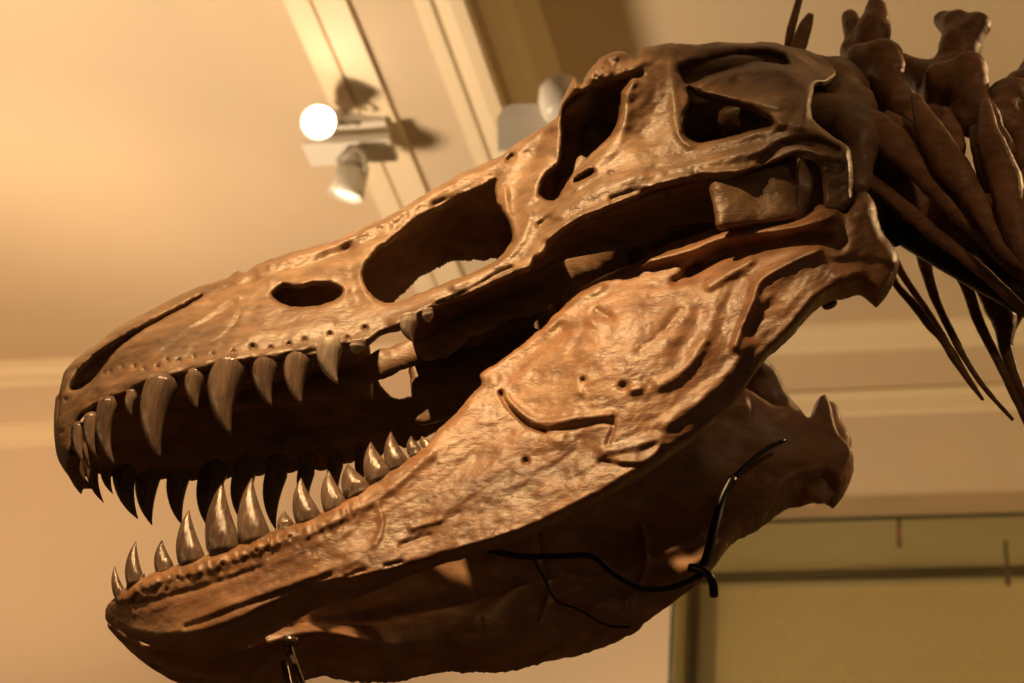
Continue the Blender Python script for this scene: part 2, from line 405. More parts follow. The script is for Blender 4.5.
# ------------------------------------------------------------------ ceiling lamps
def lamp_box(px, py, z, w, dpt, h):
    r, b = hit_z(px, py, z); return r, b
def can_lamp(label, px, py, depth, axis, L, r, lit, group, hang):
    o = P(px, py, depth); ax = np.asarray(axis, float); ax /= np.linalg.norm(ax)
    root = empty('spotlight', o, label=label, category='lamp')
    mb = MB(); mb.lathe(o, ax, [(-L*.55, r*.35), (-L*.5, r*.55), (-L*.2, r*.72), (-L*.1, r*.74), (-L*.08, r*.95), (L*.32, r), (L*.36, r*1.06), (L*.5, r*1.06), (L*.5, r*.93), (L*.3, r*.9)])
    adopt(mb.build('lamp_housing', M_WHITE), root)
    mb = MB()
    for k in range(4): mb.lathe(o, ax, [(-L*.18+k*L*.07, r*.70), (-L*.18+k*L*.07, r*.9), (-L*.15+k*L*.07, r*.9), (-L*.15+k*L*.07, r*.7)])
    adopt(mb.build('cooling_ring', M_GREY), root)
    mb = MB(); mb.lathe(o, ax, [(L*.3, .001), (L*.3, r*.88), (L*.42, r*.8), (L*.48, r*.45), (L*.5, .001)])
    adopt(mb.build('bulb', M_BULB if lit else M_DIM), root)
    mb = MB(); s = np.cross(ax, XU); s /= np.linalg.norm(s)+1e-9
    top = o+np.asarray(hang)
    for q in (-1, 1): mb.tube([o+s*q*r*1.1, o+s*q*r*1.1+(top-o)*.6, top+s*q*.01], .006, 8)
    adopt(mb.build('yoke', M_GREY), root)
    return root
dl = 6.05
# the junction bar under the beam's left edge which carries the lamps
o = P(358, 133, dl); root = empty('lamp_bracket', o, label='pale lamp mounting box on the beam between the glowing lamp and the lower can', category='bracket')
def cambox(mb, px0, py0, px1, py1, depth, th):
    a = P(px0, py1, depth); u = P(px1, py1, depth)-a; v_ = P(px0, py0, depth)-a; mb.box(a, u, v_, XF*th)
def along(mb, c, lr, lb, lz): mb.box(c-RR*lr/2-RB*lb/2-RZ*lz/2, RR*lr, RB*lb, RZ*lz)
mb = MB(); along(mb, o+XU*.03, .17, .07, .06); adopt(mb.build('box_body', M_WHITE, smooth=False), root)
mb = MB(); along(mb, P(350, 150, dl), .24, .10, .02); adopt(mb.build('box_plate', M_WHITE, smooth=False), root)
mb = MB(); mb.tube([P(384, 130, dl), P(386, 124, dl+.03)], .012, 10); adopt(mb.build('stem', M_GREY), root)
face = CAM-P(320, 122, dl)
can_lamp('brightly glowing round spotlight beside the ceiling beam', 322, 122, dl-.13, face+XR*-.6, .16, .044, True, None, XR*.08+XF*.05)
can_lamp('white can spotlight pointing down, hanging just below the brightly glowing one', 352, 174, dl-.05, -XU*1+XR*-.25-XF*.3, .13, .045, False, None, XU*.07)
l = bpy.data.lights.new('lamp_glow', 'POINT'); l.energy = 1.2; l.color = (1, .78, .5); l.shadow_soft_size = .04
lo_ = bpy.data.objects.new('lamp_glow', l); C.objects.link(lo_); lo_.location = tuple(P(310, 124, dl-.22))
# dark back-turned flood lamp above
o = P(357, 88, dl+.05); root = empty('floodlight', o, label='small grey angular lamp head above the glowing spotlight', category='lamp')
mb = MB(); c = [P(x, y, dl+.02) for x, y in ((341, 88), (349, 80), (357, 73), (364, 76), (371, 98), (352, 103))]
c2 = [q+XF*.07 for q in c]; k = len(c); mb.add(c+c2, [tuple(range(k)), tuple(range(2*k-1, k-1, -1))]+[(i, (i+1) % k, k+(i+1) % k, k+i) for i in range(k)])
adopt(mb.build('lamp_head', M_GREY, smooth=False), root)
mb = MB(); mb.tube([P(345, 106, dl+.02), P(352, 104, dl+.02), P(366, 101, dl+.02), P(376, 106, dl+.02)], [.012, .022, .022, .016], 10); mb.tube([P(360, 98, dl+.03), P(360, 106, dl+.03)], .012, 8)
adopt(mb.build('swivel_foot', M_GREY), root)
# second fixture on the beam's side, behind the brow of the skull
o = P(535, 122, 5.6); root = empty('wall_lamp', o, label='white lamp with round globe and flat base plate behind the skull brow', category='lamp')
mb = MB(); z0 = 5.6
pl_ = [(498, 150), (497, 118), (504, 107), (512, 104), (575, 103), (575, 150)]
c = [P(x, y, z0) for x, y in pl_]; c2 = [q+XF*.05 for q in c]; k = len(c)
mb.add(c+c2, [tuple(range(k)), tuple(range(2*k-1, k-1, -1))]+[(i, (i+1) % k, k+(i+1) % k, k+i) for i in range(k)])
adopt(mb.build('base_plate', M_WHITE, smooth=False), root)
mb = MB(); mb.lathe(P(562, 100, z0-.06), -XU*.9-XF*.4+XR*.2, [(-.06, .001), (-.058, .03), (-.04, .048), (-.01, .057), (.03, .057), (.05, .045), (.055, .01)]); adopt(mb.build('globe', M_WHITE), root)
mb = MB(); mb.tube([P(542, 117, z0-.012), P(542, 117, z0+.01)], .006, 10); adopt(mb.build('screw', M_GREY), root)
# ------------------------------------------------------------------ display case on the far wall
GB = WB-.32                                         # plane of the front glass
r0, zt = hit_b(676, 518, GB); r1 = 3.2; zb = 1.0
def zg(py, b=GB): return hit_b(860, py, b)[1]
zt = zg(517)
root = empty('display_case', room((r0+r1)/2, WB-.16, zb), label='glass fronted display case with pale olive panel on the far wall', category='display case')
def rb(name, m, *boxes, **kw):
    mb = MB()
    for q in boxes: mb.rbox(*q)
    return adopt(mb.build(name, m, smooth=False, **kw), root)
rr = hit_b(716, 660, WB-.06)[0]; zr = zg(586, WB-.06)
rb('back_panel', M_PANEL, (rr, r1, WB-.06, WB-.01, zb, zr))
rp0 = hit_b(690, 660, WB-.1)[0]; rp1 = hit_b(698, 660, WB-.1)[0]
rb('frame', M_RAIL, (rp0, r1, WB-.14, WB-.10, zg(575, WB-.14), zg(569, WB-.14)), (rp0, rp1, WB-.14, WB-.10, zb, zg(569, WB-.14)))
rb('body', plain('case_body', (.58, .50, .29), .8), (r0+.01, r1, WB-.05, WB-.005, zb, zg(520, WB-.05)), (r0, r0+.01, GB+.012, WB-.005, zb, zt-.01))
rb('glass_pane', M_GLASS, (r0, r1, GB, GB+.008, zb, zt-.004))
rb('glass_edge', M_EDGE, (r0, r1, GB-.001, GB+.012, zt-.006, zt), (r0-.006, r0, GB-.001, GB+.012, zb, zt))
rc, zc_ = hit_b(899, 522, GB); rb('pane_clip', M_RAIL, (rc-.006, rc+.006, GB-.012, GB, zg(549), zg(522)))
rb('clip_pad', M_RED, (rc-.007, rc+.007, GB-.014, GB-.004, zg(540), zg(533)))
rc, zc_ = hit_b(1007, 560, GB); rb('hinge', M_RAIL, (rc-.008, rc+.008, GB-.014, GB, zg(589), zg(576)), (rc-.005, rc+.005, GB-.010, GB, zg(576), zg(560)), (rc-.008, rc+.004, GB-.014, GB, zg(560), zg(546)))

# ================================================================== THE SKELETON
skeleton = empty('dinosaur_skeleton', U(700, 300, 0), label='brown mounted tyrannosaur skeleton, open toothed jaws and neck bones, hanging in the hall', category='skeleton')
def part(name, v, f, m, parent=skeleton, **kw):
    o = mk(name, v, f, m, **kw); fix_normals(o)
    o.parent = parent; o.matrix_parent_inverse = Matrix.Translation(-skeleton.location) if parent is skeleton else Matrix.Identity(4)
    return o
def subpart(mb, name, m, parent, **kw):
    return mb.build(name, m, parent, **kw)
# ---- upper skull, side plate
UP = [(69,455),(60,448),(57,428),(59,405),(61,383),(70,364),(94,346),(117,328),(145,313),(180,295),(204,285),(227,278),(237,271),(246,272),(260,263),(283,255),(310,247),(332,241),(360,228),(392,214),(424,195),(460,174),(498,157),(510,148),(523,139),(538,130),(551,122),(557,116),(560,104),(565,94),(570,84),(575,78),(581,84),(586,75),(595,63),(606,55),(618,51),(628,53),(636,58),(641,49),(655,46),(674,43),(697,45),(720,42),(745,43),(767,42),(792,47),(812,52),(832,60),(838,72),(826,82),(815,84),(813,95),(811,115),(820,126),(830,134),(848,147),(852,161),(853,185),(851,208),(832,212),(824,205),(823,185),(820,168),(814,158),(804,155),(795,156),(781,161),(768,166),(755,171),(728,182),(700,180),(670,186),(658,189),(645,194),(633,200),(618,206),(605,212),(592,217),(581,222),(566,232),(552,243),(543,256),(536,259),(530,269),(512,276),(480,290),(450,302),(438,308),(425,314),(400,328),(382,333),(370,342),(346,348),(330,352),(314,357),(293,358),(270,362),(249,364),(230,367),(214,370),(198,374),(182,377),(165,381),(146,386),(126,394),(110,399),(97,405),(88,411),(80,418),(74,430),(73,442)]
HOLES = [
 [(71,389),(76,375),(89,361),(109,346),(132,332),(158,319),(184,306),(202,296),(188,306),(166,317),(143,330),(121,346),(105,364),(94,378),(82,388)],
 [(273,296),(277,289),(285,285),(300,287),(318,284),(338,286),(342,293),(334,300),(320,305),(300,307),(284,304)],
 [(363,276),(366,264),(378,249),(390,241),(417,219),(440,207),(465,194),(485,186),(496,180),(495,190),(497,202),(503,212),(509,223),(512,238),(505,251),(495,261),(480,269),(458,278),(438,286),(410,297),(390,303),(377,299),(367,289)],
 [(566,108),(575,98),(590,90),(610,83),(628,80),(621,92),(619,110),(616,126),(607,139),(598,147),(584,161),(571,176),(562,190),(557,199),(547,200),(540,192),(546,176),(559,163),(563,140),(563,122)],
 [(679,66),(688,61),(705,58),(730,52),(750,50),(770,51),(784,56),(788,64),(768,62),(755,61),(739,66),(722,71),(707,76),(695,82),(687,84),(681,76)],
 [(688,88),(697,93),(711,98),(728,102),(745,106),(760,112),(771,119),(771,126),(750,131),(725,138),(710,141),(697,143),(688,138),(684,128),(684,116),(690,102)],
]
Wup = tps([(60,430,.035),(70,450,.05),(62,385,.02),(90,405,.085),(97,347,.02),(150,385,.12),(150,350,.09),(164,308,.035),(214,370,.135),(250,364,.14),(237,272,.04),(240,320,.09),(300,357,.142),(332,241,.05),(310,295,.10),(346,348,.145),(424,195,.065),(400,325,.15),(365,270,.095),(440,306,.155),(440,207,.075),(480,290,.165),(498,157,.09),(520,265,.175),(505,205,.12),(555,120,.135),(550,180,.15),(575,80,.19),(560,220,.19),(618,55,.20),(620,110,.205),(600,190,.215),(660,46,.19),(660,130,.225),(660,180,.24),(700,45,.17),(760,45,.15),(830,62,.10),(740,85,.235),(740,165,.27),(790,75,.25),(790,150,.29),(820,125,.30),(848,150,.305),(852,200,.29)])
TFu = tps([(60,430,.012),(100,390,.016),(200,340,.018),(200,285,.008),(300,330,.018),(400,310,.014),(430,205,.012),(500,170,.014),(520,230,.018),(600,190,.022),(580,80,.02),(640,100,.018),(720,160,.018),(730,50,.012),(780,90,.022),(820,140,.022),(850,190,.016)])
TBu = lambda p: np.full(len(p), .018)
rel_up = [([(104,362),(118,345),(140,330),(165,318)], .006, 4), ([(230,335)], .008, 38), ([(330,322),(300,330),(250,335)], .004, 8),
 ([(350,250),(350,275),(358,300)], -.007, 9), ([(300,272),(320,262),(345,250)], -.008, 6), ([(270,280),(250,270),(235,285)], .004, 6),
 ([(120,350),(150,345),(175,330),(200,325),(235,305)], -.004, 2.6), ([(140,365),(165,350),(200,348),(230,330),(240,312)], -.0035, 2.2), ([(160,340),(200,320),(225,300),(240,297)], .004, 2.4),
 ([(100,388),(150,376),(214,360),(290,350),(360,338)], .005, 4), ([(90,402),(150,383),(214,367),(290,355),(345,346)], -.003, 2),
 ([(120,340),(160,322),(205,300)], .005, 3), ([(215,292),(265,277),(330,256),(395,230)], -.003, 3), ([(240,272),(300,256),(345,240),(400,214),(470,172)], .005, 4),
 ([(548,238),(580,218),(618,203),(655,186),(690,177)], .009, 5), ([(560,214),(600,188),(650,174),(700,162),(760,150),(800,138)], .010, 8),
 ([(612,200),(632,193),(648,191)], -.012, 3.5), ([(576,181),(592,172)], -.022, 2.8), ([(572,178),(586,168)], .008, 3), ([(611,173)], -.007, 2.5),
 ([(645,135),(655,110)], -.012, 14), ([(640,62),(628,95),(624,130),(605,155),(575,185)], .007, 6), ([(672,50),(674,90),(678,130),(690,145)], .007, 5),
 ([(700,84),(740,73),(775,70),(805,82),(808,105),(800,125)], .014, 7), ([(705,93),(745,100),(778,108)], .006, 4),
 ([(745,120),(790,125),(830,138),(848,152),(849,200)], .008, 6), ([(762,161),(784,144),(816,141),(838,150)], -.014, 4), ([(700,172),(765,168),(800,154),(840,158)], .008, 3.5),
 ([(650,172),(690,160),(725,150),(760,140)], -.005, 5), ([(590,93),(615,84),(640,74)], -.016, 3.5), ([(600,72)], .012, 10), ([(580,84),(560,104)], .006, 4), ([(590,80),(620,72),(650,60)], .006, 4),
 ([(435,204),(445,201),(456,199)], -.009, 2.6), ([(474,190)], -.006, 2.5), ([(509,160),(512,156)], -.014, 3), ([(420,215),(470,188),(495,176)], -.004, 4),
 ([(438,304),(465,293),(490,279),(512,268)], -.011, 2.4), ([(455,285),(500,262),(520,240),(530,215)], .009, 6), ([(512,205),(530,160),(545,135)], -.007, 9), ([(535,205),(548,190),(557,160)], -.006, 6), ([(530,268),(500,277),(470,292)], .008, 3.5),
 ([(540,225),(548,218)], -.008, 3), ([(600,217),(575,226),(556,240)], -.006, 3.5), ([(505,190),(508,212),(514,235)], .007, 3.5),
 ([(395,322),(430,306)], .006, 5), ([(700,50),(760,46),(810,54)], .006, 4), ([(790,60),(815,75)], -.012, 4)]
for x, y, s in ((104,373,2),(110,372,2),(122,367,2.2),(135,367,2.4),(144,369,2),(158,367,2.2),(167,361,2),(179,361,2.2),(213,355,2.3),(253,347,2.6),(271,348,1.8),(289,344,2),(305,340,2),(330,334,1.8),(365,328,2.2),(348,338,1.8),(61,432,2.2),(66,400,1.8),(194,358,1.7),(233,352,1.7)): rel_up.append(([(x, y)], -.010, s))
def rough_up(p):
    x, y = p[:, 0], p[:, 1]
    r = .0050*fbm(x, y, 26, 4, 28, 2.2) + .0026*fbm(x+99, y, 8, 4, 28, 2.5)
    brow = np.exp(-(((x-598)/42)**2+((y-72)/26)**2)); r += brow*.012*fbm(x, y, 8, 4)
    r += np.exp(-((y-(262-(x-270)*.33))/7)**2)*.0035*fbm(x, y, 5, 3)*(x < 420)
    # gum line scallops between the tooth sockets
    g = np.exp(-((y-(372-(x-200)*.2))/9)**2)*(x < 400)*(x > 95); r += g*.0025*np.sin(x/5.2)
    return r
def warp_up(a):                  # the far cheek is crushed forward a little, as on the mount
    k = np.clip((a[:, 0]-.05)/.40, 0, 1); k = k*k*(3-2*k); a[:, 0] -= k*.11*np.clip(1, 0, 1); return a
v1, f1 = plate(UP, HOLES, Wup, TFu, TBu, R=6, RBk=8, relief=[(a_, b_*.85, c_) for a_, b_, c_ in rel_up], rfun=rough_up)
v1, f1 = both(v1, f1, warp_up)
allv = [v1]; allf = [f1]
# roof of the snout and forehead; rear stretch added to darken the upper opening
def roof(pts, bow, thick, seg=8, warp=True):
    L = spline(pts, 6); W = Wup(L)
    A = U(L[:, 0], L[:, 1]+4, -W); a = to_skull(A); a[:, 2] *= -1
    if warp: a = warp_up(a)
    return strip(A, from_skull(a), seg, bow, thick)
for r_ in (roof([(62,386),(72,368),(97,348),(117,331),(141,317),(164,310)], -.004, .008), roof([(164,310),(198,290),(237,274),(283,258),(332,244),(392,217),(424,198),(460,177),(498,160),(538,133),(556,120)], .010, .018), roof([(556,120),(566,98),(586,80),(606,60),(625,56),(645,52),(674,48),(697,47),(745,45),(792,50),(828,60)], .004, .022, 12)):
    allv.append(r_[0]); allf.append(r_[1])
# premaxilla nose wall (closes the front between the sides)
L = spline([(60,392),(58,408),(58,428),(61,446),(69,454)], 5); W = Wup(L)
A = U(L[:, 0]+1, L[:, 1], -W); s_ = strip(A, mirror(A), 8, .012, .02, bowdir=-SV); allv.append(s_[0]); allf.append(s_[1])
# palate: vaulted shelf inside the tooth row
L = spline([(80,432),(100,405),(150,380),(214,362),(290,345),(340,335),(366,322)], 7); W = Wup(L)-.01
A = U(L[:, 0], L[:, 1]-6, -W); s_ = strip(A, mirror(A), 14, .02, .014); allv.append(s_[0]); allf.append(s_[1])
for pts, wi in (([(410,297),(430,290),(470,276),(505,262),(535,250)], 0), ([(533,250),(560,228),(600,208),(640,194),(668,184)], .12), ([(668,184),(700,176),(740,170)], .15)):  # shelves added behind the palate to keep key light out of the mouth
    L = spline(pts, 7); W = Wup(L)-.004; A = U(L[:, 0], L[:, 1], -W)
    a_ = to_skull(A); a_[:, 2] = -wi
    if wi: s_ = strip(A, from_skull(a_), 5, .0, .010); sm_ = (mirror(s_[0]), s_[1]); allv.append(sm_[0]); allf.append(sm_[1])
    else: s_ = strip(A, mirror(A), 10, .01, .012)
    allv.append(s_[0]); allf.append(s_[1])
# vomer keel, braincase, back of skull, pterygoids as fused bone
sd = SDF(.0065)
sd.chain([U(200,405,0), U(330,385,0), U(430,345,0), U(520,310,0)], [.02, .022, .022, .03], flat=.5, fd=LV)
sd.chain([U(600,170,0), U(680,190,0), U(770,200,0), U(835,215,0)], [.06, .085, .09, .08], k=.03)
sd.chain([U(600,130,0), U(700,125,0), U(800,130,0), U(850,150,0)], [.03, .05, .06, .06], k=.03)
for q in (-1, 1):
    wq = .07*q
    sd.chain([U(430,350,wq*.6), U(530,300+10*q,wq), U(610,262+25*q,wq), U(680,235+30*q,wq*1.2), U(745,215+40*q,wq*1.7)], [.022, .035, .040, .04, .025], flat=.35, fd=LV)
    sd.chain([U(560,262+30*q,wq*1.4), U(575,215+30*q,wq*1.6), U(600,170+30*q,wq*1.6)], [.02, .022, .03], flat=.5, fd=LV)
    sd.chain([U(705,215+30*q,wq*1.2), U(700,175+30*q,wq), U(705,140+30*q,wq*.6)], [.03, .03, .045], flat=.5, fd=LV)
sd.chain([U(838,78,-.10), U(850,95,-.05), U(852,108,.02), U(840,130,.10), U(815,150,.18)], [.028, .045, .05, .045, .03], flat=.7, fd=SV)
sd.chain([U(812,68,-.10), U(835,82,-.07), U(850,108,-.10), U(858,140,-.15)], [.024, .04, .042, .035])
sd.chain([U(800,110,-.12), U(835,120,-.12), U(856,140,-.14), U(858,185,-.16)], [.03, .04, .035, .02])
sd.chain([U(700,110,-.05), U(740,125,-.12), U(790,130,-.17)], [.03, .035, .03], flat=.6, fd=HV)
# far quadrate running down to the far jaw joint
sd.chain([U(742,352,.20), U(762,385,.25), U(785,420,.27), U(805,445,.28)], [.025, .03, .03, .035])
v2, f2 = sd.mesh(.007, .03); allv.append(v2); allf.append(f2)
# quadrate flange seen under the cheek bar
QD = [(708,176),(730,171),(765,161),(797,151),(799,175),(798,200),(799,213),(793,219),(765,223),(735,226),(718,228),(713,205)]
v3, f3 = plate(QD, [], lambda p: .266+(p[:, 0]-705)*.0001, lambda p: np.full(len(p), .012), lambda p: np.full(len(p), .012), R=16, relief=[([(760,195)], -.006, 20)], rfun=lambda p: .0025*fbm(p[:, 0], p[:, 1], 18, 3))
v3, f3 = both(v3, f3, warp_up); allv.append(v3); allf.append(f3)
# pterygoid blade, with the two gaps one sees through
PT = [(528,268),(548,245),(580,226),(625,206),(670,190),(712,182),(716,240),(680,262),(640,280),(600,300),(560,345),(520,380),(470,410),(420,425),(414,408),(410,382),(412,352),(450,320),(490,300)]
PH = [[(583,243),(590,240),(598,242),(598,256),(602,266),(590,263),(582,254)], [(641,232),(650,232),(650,247),(641,250)]]
v3, f3 = plate(PT, PH, lambda p: -.05+np.clip((p[:, 0]-560)/150, 0, 1)*.13, lambda p: np.full(len(p), .010), lambda p: np.full(len(p), .01), R=7, relief=[([(540,262),(548,290),(560,315)], .012, 4), ([(570,240),(575,300)], -.008, 6), ([(520,295),(525,325)], .01, 5), ([(620,215),(630,270)], .01, 5), ([(665,200),(668,250)], -.008, 7)], rfun=lambda p: .003*fbm(p[:, 0], p[:, 1], 22, 4))
allv.append(v3); allf.append(f3)
def merge(vs, fs):
    V = []; F = []; k = 0
    for v, f in zip(vs, fs): V.append(np.asarray(v)); F += [tuple(int(i)+k for i in q) for q in f]; k += len(v)
    return np.concatenate(V), F
V, F = merge(allv, allf)
skull = part('skull', V, F, M_SK, label='long upper skull with large openings and a brown lumpy surface')
# ---- lower jaw
LO = [(105,613),(108,604),(113,599),(122,590),(133,583),(143,578),(157,571),(182,564),(206,556),(238,545),(255,538),(273,531),(294,524),(322,513),(347,499),(372,483),(396,466),(425,446),(438,430),(447,422),(458,411),(468,399),(481,384),(480,375),(487,369),(496,364),(514,351),(535,334),(556,313),(567,302),(577,291),(598,278),(622,268),(640,261),(655,250),(680,240),(718,227),(745,222),(764,221),(799,218),(812,212),(816,207),(822,205),(836,207),(846,212),(850,205),(853,197),(858,192),(865,191),(871,196),(876,206),(879,219),(884,234),(896,250),(899,265),(893,281),(880,294),(863,283),(848,287),(836,289),(826,295),(817,303),(805,317),(792,332),(778,345),(763,360),(745,388),(729,408),(715,420),(700,432),(676,449),(652,466),(630,480),(595,500),(560,517),(520,534),(480,547),(440,558),(396,572),(354,581),(319,586),(291,598),(263,612),(235,626),(203,635),(182,638),(157,640),(133,635),(118,629),(107,621)]
Wlo = tps([(105,615,.012),(113,600,.03),(135,585,.05),(130,634,.03),(160,572,.065),(160,640,.05),(206,556,.085),(203,635,.085),(200,600,.08),(300,522,.115),(291,598,.11),(396,466,.13),(396,572,.14),(400,520,.13),(481,384,.14),(500,450,.155),(480,547,.165),(556,313,.15),(600,380,.19),(560,517,.195),(640,261,.17),(650,360,.22),(630,480,.215),(720,300,.235),(700,432,.22),(718,227,.20),(780,221,.24),(780,280,.265),(763,360,.24),(836,207,.285),(836,289,.275),(865,195,.285),(880,294,.275),(898,262,.28)])
TFl = tps([(110,612,.008),(150,600,.018),(200,600,.022),(300,560,.026),(400,520,.026),(440,440,.016),(500,450,.022),(490,375,.008),(600,300,.016),(600,400,.028),(560,510,.026),(700,350,.026),(720,240,.016),(760,350,.022),(830,250,.03),(880,250,.026)])
TBl = tps([(110,612,.012),(140,625,.03),(160,572,.03),(157,640,.05),(206,556,.035),(203,635,.10),(250,618,.10),(291,598,.10),(300,522,.03),(344,583,.080),(396,466,.025),(396,572,.048),(440,558,.040),(560,517,.030),(480,480,.025),(600,380,.018),(630,480,.030),(700,432,.03),(640,261,.03),(720,235,.035),(720,330,.018),(763,360,.03),(836,207,.05),(836,289,.045),(880,250,.05)])
rel_lo = [([(642,262),(690,250),(720,238),(757,232),(800,226),(832,216)], .036, 6), ([(690,272),(722,256),(762,247),(805,238),(828,240)], -.036, 6.5), ([(655,252),(700,236),(745,226),(795,222)], -.010, 3.5),
 ([(676,281),(686,276),(698,267)], -.022, 4.5), ([(748,262),(735,270),(710,285)], .012, 6), ([(752,260)], .008, 4),
 ([(735,345),(744,322),(753,300),(761,280),(789,263),(818,250)], .016, 4.5), ([(755,330),(775,300),(800,282),(815,270)], -.006, 9), ([(765,355),(790,325),(815,296),(845,285)], .006, 5),
 ([(620,325),(600,350)], .018, 48), ([(560,330),(520,360),(505,375)], -.010, 8), ([(545,330),(570,305),(600,288)], .008, 6),
 ([(598,312),(610,318)], -.009, 5), ([(592,322)], .008, 5), ([(583,380)], -.014, 2.6), ([(580,392)], .007, 4), ([(623,386)], -.015, 3.2), ([(632,390),(640,388)], .010, 4),
 ([(501,393),(506,403),(517,415),(530,426),(545,431)], -.022, 2.0), ([(545,431),(575,428),(600,422),(612,423)], -.009, 2.2), ([(505,398),(520,412),(540,422),(575,418),(610,414)], .009, 4),
 ([(614,426),(608,444)], -.005, 2.2), ([(604,452),(630,446),(660,439),(657,452),(640,462),(620,462)], .008, 5), ([(600,462),(650,466),(663,448)], -.008, 2.4),
 ([(526,461)], -.016, 2.6), ([(440,510),(480,480),(520,440),(560,440)], .006, 10), ([(560,470),(580,445)], -.008, 12),
 ([(700,312),(690,335),(680,350)], -.009, 10), ([(660,385),(685,370),(705,340)], .010, 6), ([(640,350),(660,335),(680,310)], -.007, 5), ([(720,330),(730,300),(742,280)], -.006, 7),
 ([(665,425),(700,400),(730,372),(745,345)], .012, 8),
 ([(186,627),(215,617),(245,605),(290,590),(330,575)], -.009, 2.6), ([(200,616),(250,598),(310,578),(360,560)], .005, 5), ([(320,583),(355,578),(400,569),(460,550),(540,524)], .008, 4), ([(345,577),(365,570)], -.008, 2), ([(385,566),(402,562)], -.008, 2),
 ([(120,600),(150,585),(200,570),(260,548),(320,528),(380,495),(430,455)], .007, 5), ([(135,606),(170,596),(210,585),(260,568)], -.006, 3), ([(375,545),(382,525),(378,505)], .005, 3), ([(400,545),(430,535)], -.006, 2.6), ([(412,528),(440,520)], .005, 3),
 ([(845,222),(840,245)], -.010, 8), ([(865,205),(872,235),(890,262)], .008, 6), ([(830,262),(870,262),(890,268)], -.007, 5), ([(836,278),(860,272)], .010, 5), ([(821,222)], .010, 6), ([(860,215)], .010, 8)]
for i in range(16):
    x = 122+i*11.2; y = 604-(x-122)*.40+4*math.sin(i*2.1); rel_lo.append(([(x, y)], -.0065, 2.2)); rel_lo.append(([(x+5, y-14), (x+4, y-6)], -.004, 2.0))
def rough_lo(p):
    x, y = p[:, 0], p[:, 1]
    r = .0055*fbm(x, y, 36, 5, 35, 1.8)+.0017*fbm(x+50, y, 8, 3, 35, 2.2)
    k = np.exp(-((y-(590-(x-130)*.42))/26)**2)*(x < 360); r += k*.0042*fbm(x, y, 5, 3, 100, 2.5)
    return r
def back_lo(p):
    x, y = p[:, 0], p[:, 1]; return .0025*fbm(x+33, y, 34, 4, 30, 2)
relb_lo = [([(560,480),(640,430),(720,380)], .010, 6), ([(600,400),(680,330),(760,270)], -.012, 30), ([(640,470),(660,420),(655,370)], .012, 3), ([(480,520),(520,480),(560,460),(620,440)], .01, 5), ([(540,420),(550,460),(540,500)], -.008, 3), ([(250,585),(350,550),(450,510),(560,450)], -.010, 6), ([(770,240),(700,262),(640,290)], .012, 6)]
v4, f4 = plate(LO, [], Wlo, TFl, TBl, R=9, RBk=9, relief=[(a_, b_*.62, c_) for a_, b_, c_ in rel_lo], rfun=rough_lo, back_relief=relb_lo, bfun=back_lo)
def warp_lo(a): return a
v4, f4 = both(v4, f4, warp_lo)
sj = SDF(.006)
sj.chain([U(818,492,.27), U(834,470,.27), U(834,440,.275), U(827,411,.28)], [.024, .027, .026, .021], flat=.6, fd=LV)
sj.chain([U(834,470,.27), U(800,455,.26), U(765,480,.24)], [.024, .028, .02], flat=.6, fd=LV)
vj, fj = sj.mesh(.003, .03); v4, f4 = merge([v4, vj], [f4, fj])
jaw = part('lower_jaw', v4, f4, M_JW, label='thick orange brown lower jaw hanging open')
# ---- teeth
def tooth(base, tip, width, Wf, parent, m=M_TH, curve=.12, side=1, lift=0, root=.008, bulge=0):
    bx, by = base; tx, ty = tip
    wb = float(Wf(np.array([[bx, by]]))[0])+lift
    a = U(bx, by, -wb); b_ = U(tx, ty, -(wb-.004))
    ax = b_-a; Ln = np.linalg.norm(ax); axn = ax/Ln; r = width/2*(3.6/FPX)
    perp = np.cross(axn, LV); perp /= np.linalg.norm(perp)
    if perp@XR < 0: perp = -perp
    pts = []; rad = []; N = 12
    for i in range(N+1):
        t = -root/Ln + (1+root/Ln)*i/N
        tt = max(t, 0)
        pts.append(a + ax*t - perp*Ln*curve*4*(tt*(1-tt)) )
        s = max(0.0, 1-tt); rad.append(r*max((1-tt**1.55)**.9, .12 if i < N else .03)*(1 if t > 0 else .9))
    if side < 0: pts = [mirror(p) for p in pts]
    mb = MB(); mb.tube(pts, rad, 14, flat=.78, fdir=LV)
    return mb.build('tooth', m, parent)
UT = [((78,428),(93,472),11,M_TH),((91,419),(102,462),13,M_TH),((108,404),(115,465),19,M_TH),((132,396),(132,416),12,M_TH),((163,384),(161,460),33,M_TH),((197,376),(198,409),21,M_TH),((231,366),(231,436),37,M_TH),((267,362),(272,407),26,M_TH),((300,357),(302,405),28,M_TH),((330,345),(338,384),26,M_THL),((358,346),(358,355),16,M_THL),((409,320),(413,342),18,M_THL),((428,314),(430,323),12,M_THL)]
for (b0, t0, w0, m0) in UT:
    tooth(b0, t0, w0, Wup, skull, m0, .10, 1, lift=.016 if m0 is M_THL else .004)
FT = [((92,464),(104,503),13,.06),((106,466),(113,494),12,.08),((124,468),(138,519),24,.10),((150,470),(152,525),27,.12),((180,472),(182,525),24,.13),((214,473),(208,527),28,.13),((245,474),(242,522),24,.132),((277,473),(276,530),23,.135),((307,470),(308,512),18,.138),((336,464),(338,500),16,.14),((362,458),(364,486),14,.14)]
for b0, t0, w0, lw in FT:
    tooth(b0, t0, w0, lambda p, lw=lw: np.full(len(p), -lw), skull, M_TH, .08, 1, root=.03)
